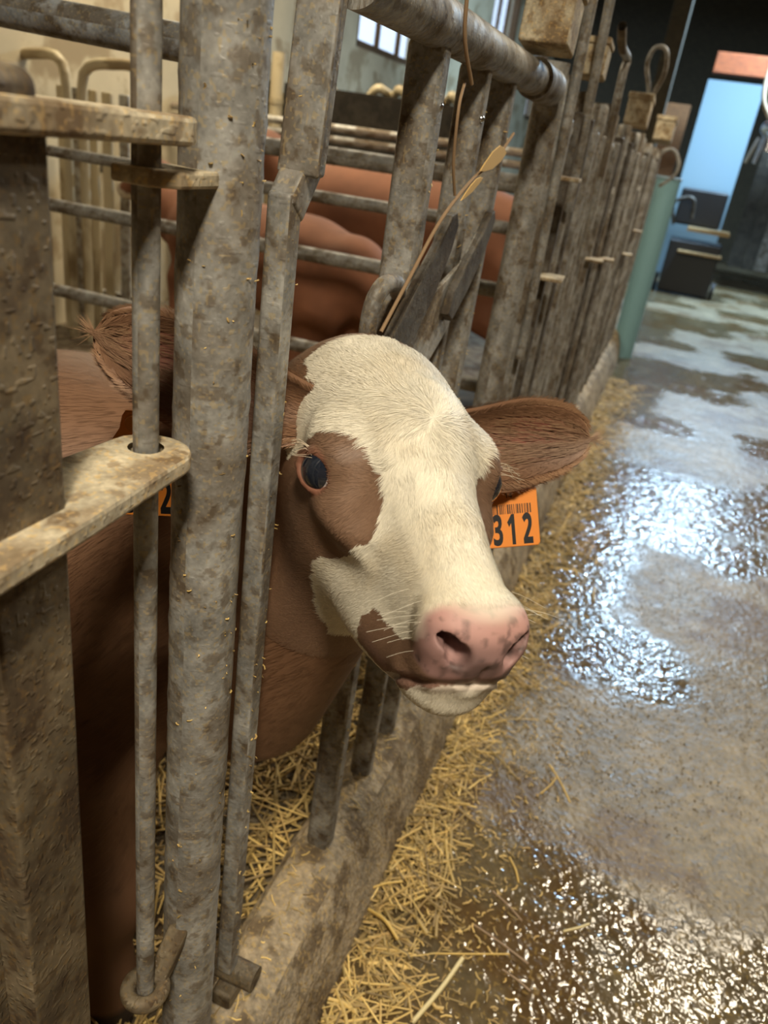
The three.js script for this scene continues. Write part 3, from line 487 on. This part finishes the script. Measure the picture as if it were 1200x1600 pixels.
// ear tags
{
  const cv = document.createElement('canvas'); cv.width = 512; cv.height = 640; const x = cv.getContext('2d');
  x.fillStyle = '#e58a33'; x.fillRect(0, 0, 512, 640); x.fillStyle = '#15161a';
  x.font = 'bold 208px sans-serif'; x.textAlign = 'center'; x.textBaseline = 'middle'; x.lineWidth = 7; x.strokeStyle = '#15161a';
  [['6', .165], ['3', .395], ['1', .61], ['2', .835]].forEach(([d, f]) => { x.save(); x.translate(512 * f, 512); x.scale(.68, 1.50); x.fillText(d, 0, 0); x.strokeText(d, 0, 0); x.restore(); });
  x.fillStyle = 'rgba(70,45,25,.85)'; let px = 40; let k = 0; while (px < 470) { const w = 4 + ((k * 7919) % 5) * 2.2; x.fillRect(px, 318, w, 72); px += w + 4 + ((k * 104729) % 4) * 2; k++; }
  x.font = 'bold 54px sans-serif'; x.textAlign = 'center'; x.fillText('14', 300, 250);
  const t = new THREE.CanvasTexture(cv); t.colorSpace = THREE.SRGBColorSpace; t.wrapS = t.wrapT = THREE.ClampToEdgeWrapping;
  const face = std({ map: t, roughness: .45 }), back = std({ color: new THREE.Color(.68, .23, .035), roughness: .45 });
  const W = .072, out = [[-.5, -.60], [-.47, -.64], [.47, -.64], [.5, -.60], [.5, .20], [.46, .24], [.30, .30], [.17, .50], [.13, .66], [.09, .72], [-.09, .72], [-.13, .66], [-.17, .50], [-.30, .30], [-.46, .24], [-.5, .20]];
  function earTag(center, ax, ay, label) {
    const A = V(...ax).normalize(), B = V(...ay); B.addScaledVector(A, -B.dot(A)).normalize(); const N = A.clone().cross(B), c = V(...center);
    const body = mesh('ear_tag', plate(out.map(p => [p[0] * W, p[1] * W]), c, A, B, .0024, .0005), back, calf); body.userData.label = label;
    const s = new THREE.Shape(out.map(p => new THREE.Vector2(p[0] * W * .995, p[1] * W * .995))); const g = new THREE.ShapeGeometry(s); const p = g.attributes.position, uv = g.attributes.uv; for (let i = 0; i < p.count; i++) { uv.setXY(i, p.getX(i) / W + .5, (p.getY(i) / W + .64) / 1.25); }
    g.applyMatrix4(new THREE.Matrix4().makeBasis(A, B, N)); g.translate(c.x + N.x * .0016 - calfBase[0], c.y + N.y * .0016 - calfBase[1], c.z + N.z * .0016 - calfBase[2]);
    const f = new THREE.Mesh(g, face); f.name = 'tag_print'; f.castShadow = f.receiveShadow = true; body.add(f);
    sub('tag_button', [cyl(c.clone().addScaledVector(B, W * .58).addScaledVector(N, -.004), c.clone().addScaledVector(B, W * .58).addScaledVector(N, .006), .009, .007, 18)], back, body, calfBase);
  }
  earTag([-.1005, .9655, -.7565], [.90, .23, -.33], [-.29, .93, -.32], 'orange plastic ear tag printed 6312 beside white face');
  earTag([-0.3914, 1.0088, -0.5231], [.85, .05, -.40], [.05, .97, -.05], 'orange plastic ear tag seen behind the gate pin');
}

// ------------------------------------------------------------------ other cattle in the pens
function cattle(name, label, base, turn, s, tone) {
  const sk = [[[0, .80, .30], [0, .78, -.35], .22, .24], [[0, .78, -.35], [0, .82, -.62], .22, .17], [[0, .80, .30], [0, .86, .55], .19, .14], [[0, .86, .55], [0, 1.0, .80], .13, .10], [[0, 1.0, .80], [0, .93, 1.06], .10, .055],
    [[0, .84, -.70], [0, .45, -.80], .025, .02], ...[-.11, .11].flatMap(x => [...leg([[x, .6, .38, .09], [x * 1.2, .42, .36, .06], [x * 1.2, .28, .38, .04], [x * 1.2, .06, .37, .034]]), ...leg([[x, .68, -.56, .12], [x * 1.2, .46, -.50, .07], [x * 1.2, .34, -.66, .042], [x * 1.2, .06, -.63, .034]])]),
    [[.07, 1.03, .80], [.20, 1.04, .74], .035, .02], [[-.07, 1.03, .80], [-.20, 1.04, .74], .035, .02]];
  const f = (x, y, z) => { let d = 1e3; for (const b of sk) d = smin(d, cone(x, y, z, ...b), .06); return d; };
  const g = netGeo(nets(f, [-.32, 0, -.92], [.32, 1.16, 1.16], .016)); const p = g.attributes.position, c = new Float32Array(p.count * 3);
  for (let i = 0; i < p.count; i++) { const q = [p.getX(i), p.getY(i), p.getZ(i)], b = fbm3(q[0] * 8, q[1] * 8, q[2] * 8); c.set(q[2] > .9 && Math.abs(q[0]) < .06 ? [.7, .62, .5] : q[1] < .09 ? [.05, .035, .025] : mix3(tone, tone.map(v => v * 1.9), clamp(b * 1.4 - .2 + .3 * (fbm3(q[0] * 40, q[1] * 40, q[2] * 40) - .5))), i * 3); }
  g.setAttribute('color', new THREE.BufferAttribute(c, 3)); const m = new THREE.Mesh(g, std({ vertexColors: true, roughness: .85 })); m.name = 'body'; m.castShadow = m.receiveShadow = true;
  const o = thing(name, label, 'calf', base); o.rotation.y = turn; o.scale.setScalar(s); o.add(m); return o;
}
cattle('calf', 'red brown calf standing behind the pen rails left of near panel', [-1.66, .06, -3.02], -1.92, .90, [.17, .068, .034]);
cattle('calf', 'red brown calf farther back with its rump above the rails', [-1.36, .06, -4.05], -1.60, 1.06, [.15, .060, .030]);

// ------------------------------------------------------------------ pens behind the fence
{
  const o = thing('pen_divider', 'tubular steel pen divider with five rails behind the calf', 'gate', [-1.75, .06, -2.2]);
  for (const [y, r] of [[1.222, .024], [1.11, .017], [.945, .021], [.665, .021], [.40, .019]]) mesh('rail', cyl(V(XL + .03, y - .015, -2.2), V(FX - .06, y + .01, -2.2), r, r, 18), M.steel, o);
  for (const x of [-3.1, -.42]) mesh('upright', cyl(V(x, .06, -2.2), V(x, 1.26, -2.2), .025, .025, 18), M.steel, o);
}
{
  const o = thing('pen_divider', 'distant steel pen divider with two thin rails before dark trough', 'gate', [-1.75, .06, -4.6]);
  for (const y of [1.30, 1.24, .9, .6]) mesh('rail', cyl(V(XL + .03, y - .02, -4.6), V(FX - .06, y + .02, -4.6), .022, .022, 14), M.steelPale, o);
  for (const x of [-3.0, -.45]) mesh('upright', cyl(V(x, .06, -4.6), V(x, 1.32, -4.6), .025, .025, 14), M.steel, o);
}
{ // large pipe along the top left
  const o = thing('water_pipe', 'large grey pipe crossing above the pens at upper left', 'pipe', [-.9, 1.39, -1.25]);
  mesh('pipe', cyl(V(-1.9, 1.43, -1.02), V(-.66, 1.375, -1.13), .026, .026, 24), M.pipe, o);
  mesh('bracket', bar(V(-1.9, .06, -1.02), V(-1.9, 1.46, -1.02), .05, .05), M.steel, o);
}
for (const [x, w, label] of [[-3.12, .32, 'hooped pale pipe stall divider in upper left corner'], [-2.68, .36, 'wide hooped pale pipe stall divider next to white slats']]) {
  const o = thing('stall_hoop', label, 'divider', [x, .06, -3.42]);
  mesh('hoop', tube([V(x - w / 2, .06, -3.42), V(x - w / 2, 1.0, -3.42), V(x - w / 2, 1.32, -3.42), V(x - w / 2 + .05, 1.40, -3.42), V(x, 1.42, -3.42), V(x + w / 2 - .05, 1.42, -3.42), V(x + w / 2, 1.34, -3.42), V(x + w / 2, 1.0, -3.42), V(x + w / 2, .06, -3.42)], .025, 60, 12), M.pvc, o);
}
{
  const o = thing('slat_screen', 'screen of pale upright slats behind the left pen rails', 'screen', [-2.8, .06, -3.55]);
  for (let k = 0; k < 6; k++) mesh('slat', rbox(.055, 1.24, .02, -3.10 + k * .095, .68, -3.55 + .01 * (k % 2), .004), k % 3 === 1 ? M.steelPale : M.pvc, o);
  for (const y of [.95, .3]) mesh('cross_bar', rbox(.56, .05, .03, -2.87, y, -3.58, .004), M.steel, o);
}
{
  const o = thing('feed_trough', 'long black trough on legs at the back of the pens', 'trough', [-2.2, .06, -5.2]);
  mesh('tub', plate([[-.30, .40], [.30, .40], [.26, 0], [-.26, 0]], V(-2.15, 1.10, -5.3), V(0, 0, 1), V(0, 1, 0), 1.6, .01), M.blackRough, o);
  for (const x of [-2.85, -1.45]) for (const z of [-5.5, -5.1]) mesh('leg', bar(V(x, .06, z), V(x, 1.12, z), .06, .06), M.woodDark, o);
  for (const [x, z, w] of [[-2.5, -5.25, .26], [-2.0, -5.3, .30], [-1.6, -5.2, .22]]) mesh('lining_fold', tube([V(x - w / 2, 1.50, z), V(x - w / 4, 1.56, z + .03), V(x, 1.53, z - .05), V(x + w / 4, 1.57, z + .04), V(x + w / 2, 1.50, z)], .028, 24, 8), M.pvc, o);
}
{ const o = thing('standpipe', 'upright pale plastic pipe beside the black trough', 'pipe', [-2.58, .06, -4.85]); mesh('pipe', cyl(V(-2.58, .06, -4.85), V(-2.58, 1.66, -4.85), .042, .042, 18), M.pvc, o); mesh('joint', cyl(V(-2.58, 1.38, -4.85), V(-2.58, 1.41, -4.85), .047, .047, 18), M.pvc, o); }

// ------------------------------------------------------------------ far end of the aisle
{
  const o = thing('feed_cart', 'black boxy cart with pale ledges at far end of aisle', 'cart', [.25, 0, -11]);
  mesh('bin', [rbox(.62, .62, .6, .18, .33, -11, .02)], M.black, o); mesh('ledge', [rbox(.50, .05, .3, .28, .78, -10.85, .01)], M.wood, o); mesh('ledge', [rbox(.52, .03, .3, .25, .52, -10.75, .01)], M.wood, o);
  mesh('upper_box', [rbox(.55, .42, .5, .12, 1.02, -11.15, .03)], M.black, o); mesh('handle', tube([V(-.15, .8, -10.8), V(-.2, 1.05, -10.75), V(.0, 1.12, -10.75), V(.05, .9, -10.8)], .02, 20, 8), M.steelDark, o);
  for (const s of [-1, 1]) mesh('wheel', cyl(V(.18 + s * .33, .1, -10.9), V(.18 + s * .37, .1, -10.9), .1, .1, 20), M.rubber, o);
}
tag(mesh('hanging_sheet', rbox(.75, 2.6, .02, .12, 1.301, -13.0, .005), M.paleBlue), 'pale blue plastic sheet hanging behind the black cart', 'sheet');
tag(mesh('leaning_board', rbox(.32, 2.2, .05, -.52, 1.1, -12.2, .01), M.brownBoard), 'brown upright board left of the pale blue sheet', 'board');
tag(mesh('roof_beam', bar(V(-.2, 2.62, -11.4), V(4.2, 2.62, -11.4), .22, .14, V(0, 1, 0), .01), M.redBoard), 'orange red horizontal beam across the far aisle', 'beam');
{
  const o = thing('milking_unit', 'shiny milking unit with hoses hanging below the orange beam', 'milking unit', [.62, 1.9, -10.6]);
  mesh('claw', new THREE.SphereGeometry(.13, 24, 16).scale(1, .8, 1).translate(.62, 1.95, -10.6), M.chrome, o); mesh('bowl', cyl(V(.62, 1.86, -10.6), V(.62, 1.72, -10.6), .07, .09, 18), M.chrome, o);
  mesh('hose', tube([V(.55, 2.05, -10.6), V(.42, 2.25, -10.6), V(.40, 2.6, -10.7), V(.48, 2.95, -10.8)], .025, 30, 8), M.rope, o);
  mesh('hose', tube([V(.68, 2.05, -10.6), V(.62, 2.4, -10.6), V(.80, 2.75, -10.8), V(1.0, 2.80, -10.9)], .025, 30, 8), M.rubber, o);
  for (let k = 0; k < 4; k++) { const a = k * 1.57 + .5; mesh('teat_cup', cyl(V(.62 + .12 * Math.cos(a), 1.85, -10.6 + .12 * Math.sin(a)), V(.62 + .2 * Math.cos(a), 1.58, -10.6 + .2 * Math.sin(a)), .028, .022, 12), M.chrome, o); }
}
{
  const o = thing('strip_curtain', 'dark plastic strip curtain at far right of the aisle', 'curtain', [1.6, .2, -12.5]);
  for (let k = 0; k < 14; k++) mesh('strip', rbox(.17, 1.9, .012, .78 + k * .18, 1.25, -12.5 + .02 * (k % 2), .003), k % 4 === 2 ? M.steelDark : M.blackRough, o);
  mesh('curtain_rail', rbox(2.7, .08, .08, 2.0, 2.22, -12.5, .01), M.steel, o);
}
for (const [x, z, label] of [[-.62, -9.6, 'thick grey timber post rising behind the teal column'], [3.3, -9.0, 'grey timber post near the right wall']]) { const o = thing('timber_post', label, 'post', [x, 0, z]); mesh('shaft', rbox(.18, H - .02, .18, x, H / 2 - .01, z, .01), M.slate, o); mesh('brace', bar(V(x + .09, 3.3, z), V(x + .8, H - .03, z), .1, .1), M.woodDark, o); }

// ------------------------------------------------------------------ straw, bubbles
const strawGeo = (() => { const g = new THREE.CylinderGeometry(1, .9, 1, 6, 2, true); const p = g.attributes.position; for (let i = 0; i < p.count; i++) if (Math.abs(p.getY(i)) < .1) p.setX(i, p.getX(i) + 1.3); g.computeVertexNormals(); return g; })();
const strawMat = std({ color: 0xffffff, roughness: .55, side: THREE.DoubleSide });
function strawBed(name, label, n, place) {
  const im = new THREE.InstancedMesh(strawGeo, strawMat, n), m = new THREE.Matrix4(), q = new THREE.Quaternion(), c = new THREE.Color(); im.name = numbered(name); im.castShadow = im.receiveShadow = true;
  for (let i = 0; i < n; i++) { const [x, y, z, len, r, tilt] = place(i); q.setFromEuler(new THREE.Euler(Math.PI / 2 + gauss() * tilt, rnd() * 6.283, 0, 'YXZ')); m.compose(V(x, y, z), q, V(r, len, r * rr(.4, 1))); im.setMatrixAt(i, m); const t = rnd(), k = rr(.3, 1.12); im.setColorAt(i, c.setRGB(mix(.84, .48, t) * k, mix(.60, .32, t) * k, mix(.20, .12, t) * k)); }
  scene.add(im); tag(im, label, name === 'dirt_specks' ? 'dirt' : 'straw', null, 'stuff'); return im;
}
strawBed('loose_straw', 'strip of loose golden straw along the foot of the kerb', 5000, () => { const z = .1 - 5.6 * Math.pow(rnd(), 1.35), s = Math.abs(gauss()), w = .07 + .07 * vnoise(z * 2.2, 9) + .03 * sstep(1, 2.5, -z); return [-.195 + s * w + .03 * (vnoise(z * 5, 4) - .5), .006 + .035 * rnd() * Math.max(0, 1 - s) * vnoise(z * 7, 2), z, rr(.015, .10) * (rnd() < .15 ? 1.5 : 1), rr(.0009, .0024) * (rnd() < .12 ? 1.6 : 1), .20]; });
strawBed('loose_straw', 'deep golden straw bedding inside the calf pens', 9000, () => { const x = -.36 - 1.6 * Math.pow(rnd(), 1.3), z = rr(.2, -3.0); return [x, .075 + .045 * rnd(), z, rr(.04, .16), rr(.0014, .0030), .3]; });
strawBed('chaff', 'fine straw chaff scattered over the wet aisle beside the straw strip', 3600, () => { const z = .0 - 4.5 * Math.pow(rnd(), 1.3); return [-.14 + Math.abs(gauss()) * .20, .003, z, rr(.004, .020), rr(.0008, .0020), .1]; });
strawBed('chaff', 'bits of straw stuck on the concrete kerb', 400, () => { const z = -.3 - 3 * rnd(); return [rr(-.33, -.27), KT + .006, z, rr(.005, .03), rr(.0006, .0014), .15]; });
strawBed('dirt_specks', 'dried straw and dirt specks stuck to the near steel bars', 260, () => { const k = Math.floor(rnd() * 6), y = rr(.3, 1.35); const [x, z, r] = [[-.300, -.492, .0285], [-.300, -.492, .0285], [-.30, -.59, .011], [FX + .021, -.90, .016], [FX + .020, -1.09, .016], [FX + .020, -1.24, .016]][k]; if (k < 2) { const a = rr(-.5, 1.9); return [x + r * Math.cos(a), y, z + r * Math.sin(a), rr(.002, .006), rr(.0004, .0012), 1.2]; } return [k === 2 ? x + .011 : x, y, z + rr(-r, r), rr(.002, .007), rr(.0004, .0012), 1.2]; });
[[-.063, -.928, .061, -.986, .0016, 'long thin golden straw lying level on wet floor at bottom'], [-.061, -.797, -.015, -.938, .0042, 'thick pale straw pointing up from the bottom edge onto wet floor'], [-.013, -1.015, .097, -.983, .0018, 'slanting brown straw just above the long thin straw'], [.056, -.953, .110, -.935, .0018, 'short brown straw below the long thin straw'], [.147, -1.079, .191, -1.116, .0024, 'short pale straw lying alone on bubbly wet floor'],
  [.047, -1.508, .111, -1.409, .0022, 'golden straw slanting down on wet floor right of the chin'], [.045, -1.405, .071, -1.475, .0018, 'short straw crossing the golden straw right of the chin'], [.016, -1.197, .046, -1.144, .0022, 'short golden straw beside straw strip'], [.003, -1.102, .069, -1.063, .0018, 'thin brown straw on wet floor beside straw strip'], [-.232, -.957, -.162, -1.015, .0024, 'curved golden straw lying against kerb foot'], [-.200, -.940, -.130, -.900, .0030, 'thick golden straw slanting out of the straw strip at bottom']].forEach(([x0, z0, x1, z1, r, label], i) => {
  const a = V(x0, r + .004, z0), b = V(x1, r + .006, z1), m = a.clone().lerp(b, .5).add(V(.003, .004, .002)), pale = i === 1 || i === 4, br = i === 2 || i === 3 || i === 8;
  if (i > 8) { a.y += .02; m.y += .035; b.y += .03; }
  tag(mesh('straw_stalk', tube([a, m, b], r, 10, 7), std({ color: pale ? new THREE.Color(.78, .66, .36) : br ? new THREE.Color(.36, .25, .15) : new THREE.Color(.70, .48, .14), roughness: .5 })), label, 'straw');
});
{
  const n = 9000, g = new THREE.SphereGeometry(1, 12, 7, 0, Math.PI * 2, 0, Math.PI / 2), im = new THREE.InstancedMesh(g, phys({ color: new THREE.Color(.20, .165, .115), roughness: .05, clearcoat: 1, clearcoatRoughness: .03 }), n), m = new THREE.Matrix4();
  im.name = 'water_bubbles'; im.castShadow = im.receiveShadow = true; let i = 0, guard = 0;
  while (i < n && guard++ < 200000) { const x = rr(-.02, 1.3), z = rr(-.45, -3.0); if (fbm3(x * 4, z * 4, 3) < .42 + .14 * rnd()) continue; const r = rr(.0007, .0022) * (rnd() < .1 ? 1.6 : 1); m.makeScale(r, r * .7, r); m.setPosition(x, .001, z); im.setMatrixAt(i++, m); }
  im.count = i; scene.add(im); tag(im, 'tiny bubbles and drops on the wet aisle floor', 'bubbles', null, 'stuff');
}
scene.traverse(o => { if (o.userData.origin) delete o.userData.origin; });
renderer.render(scene, camera);
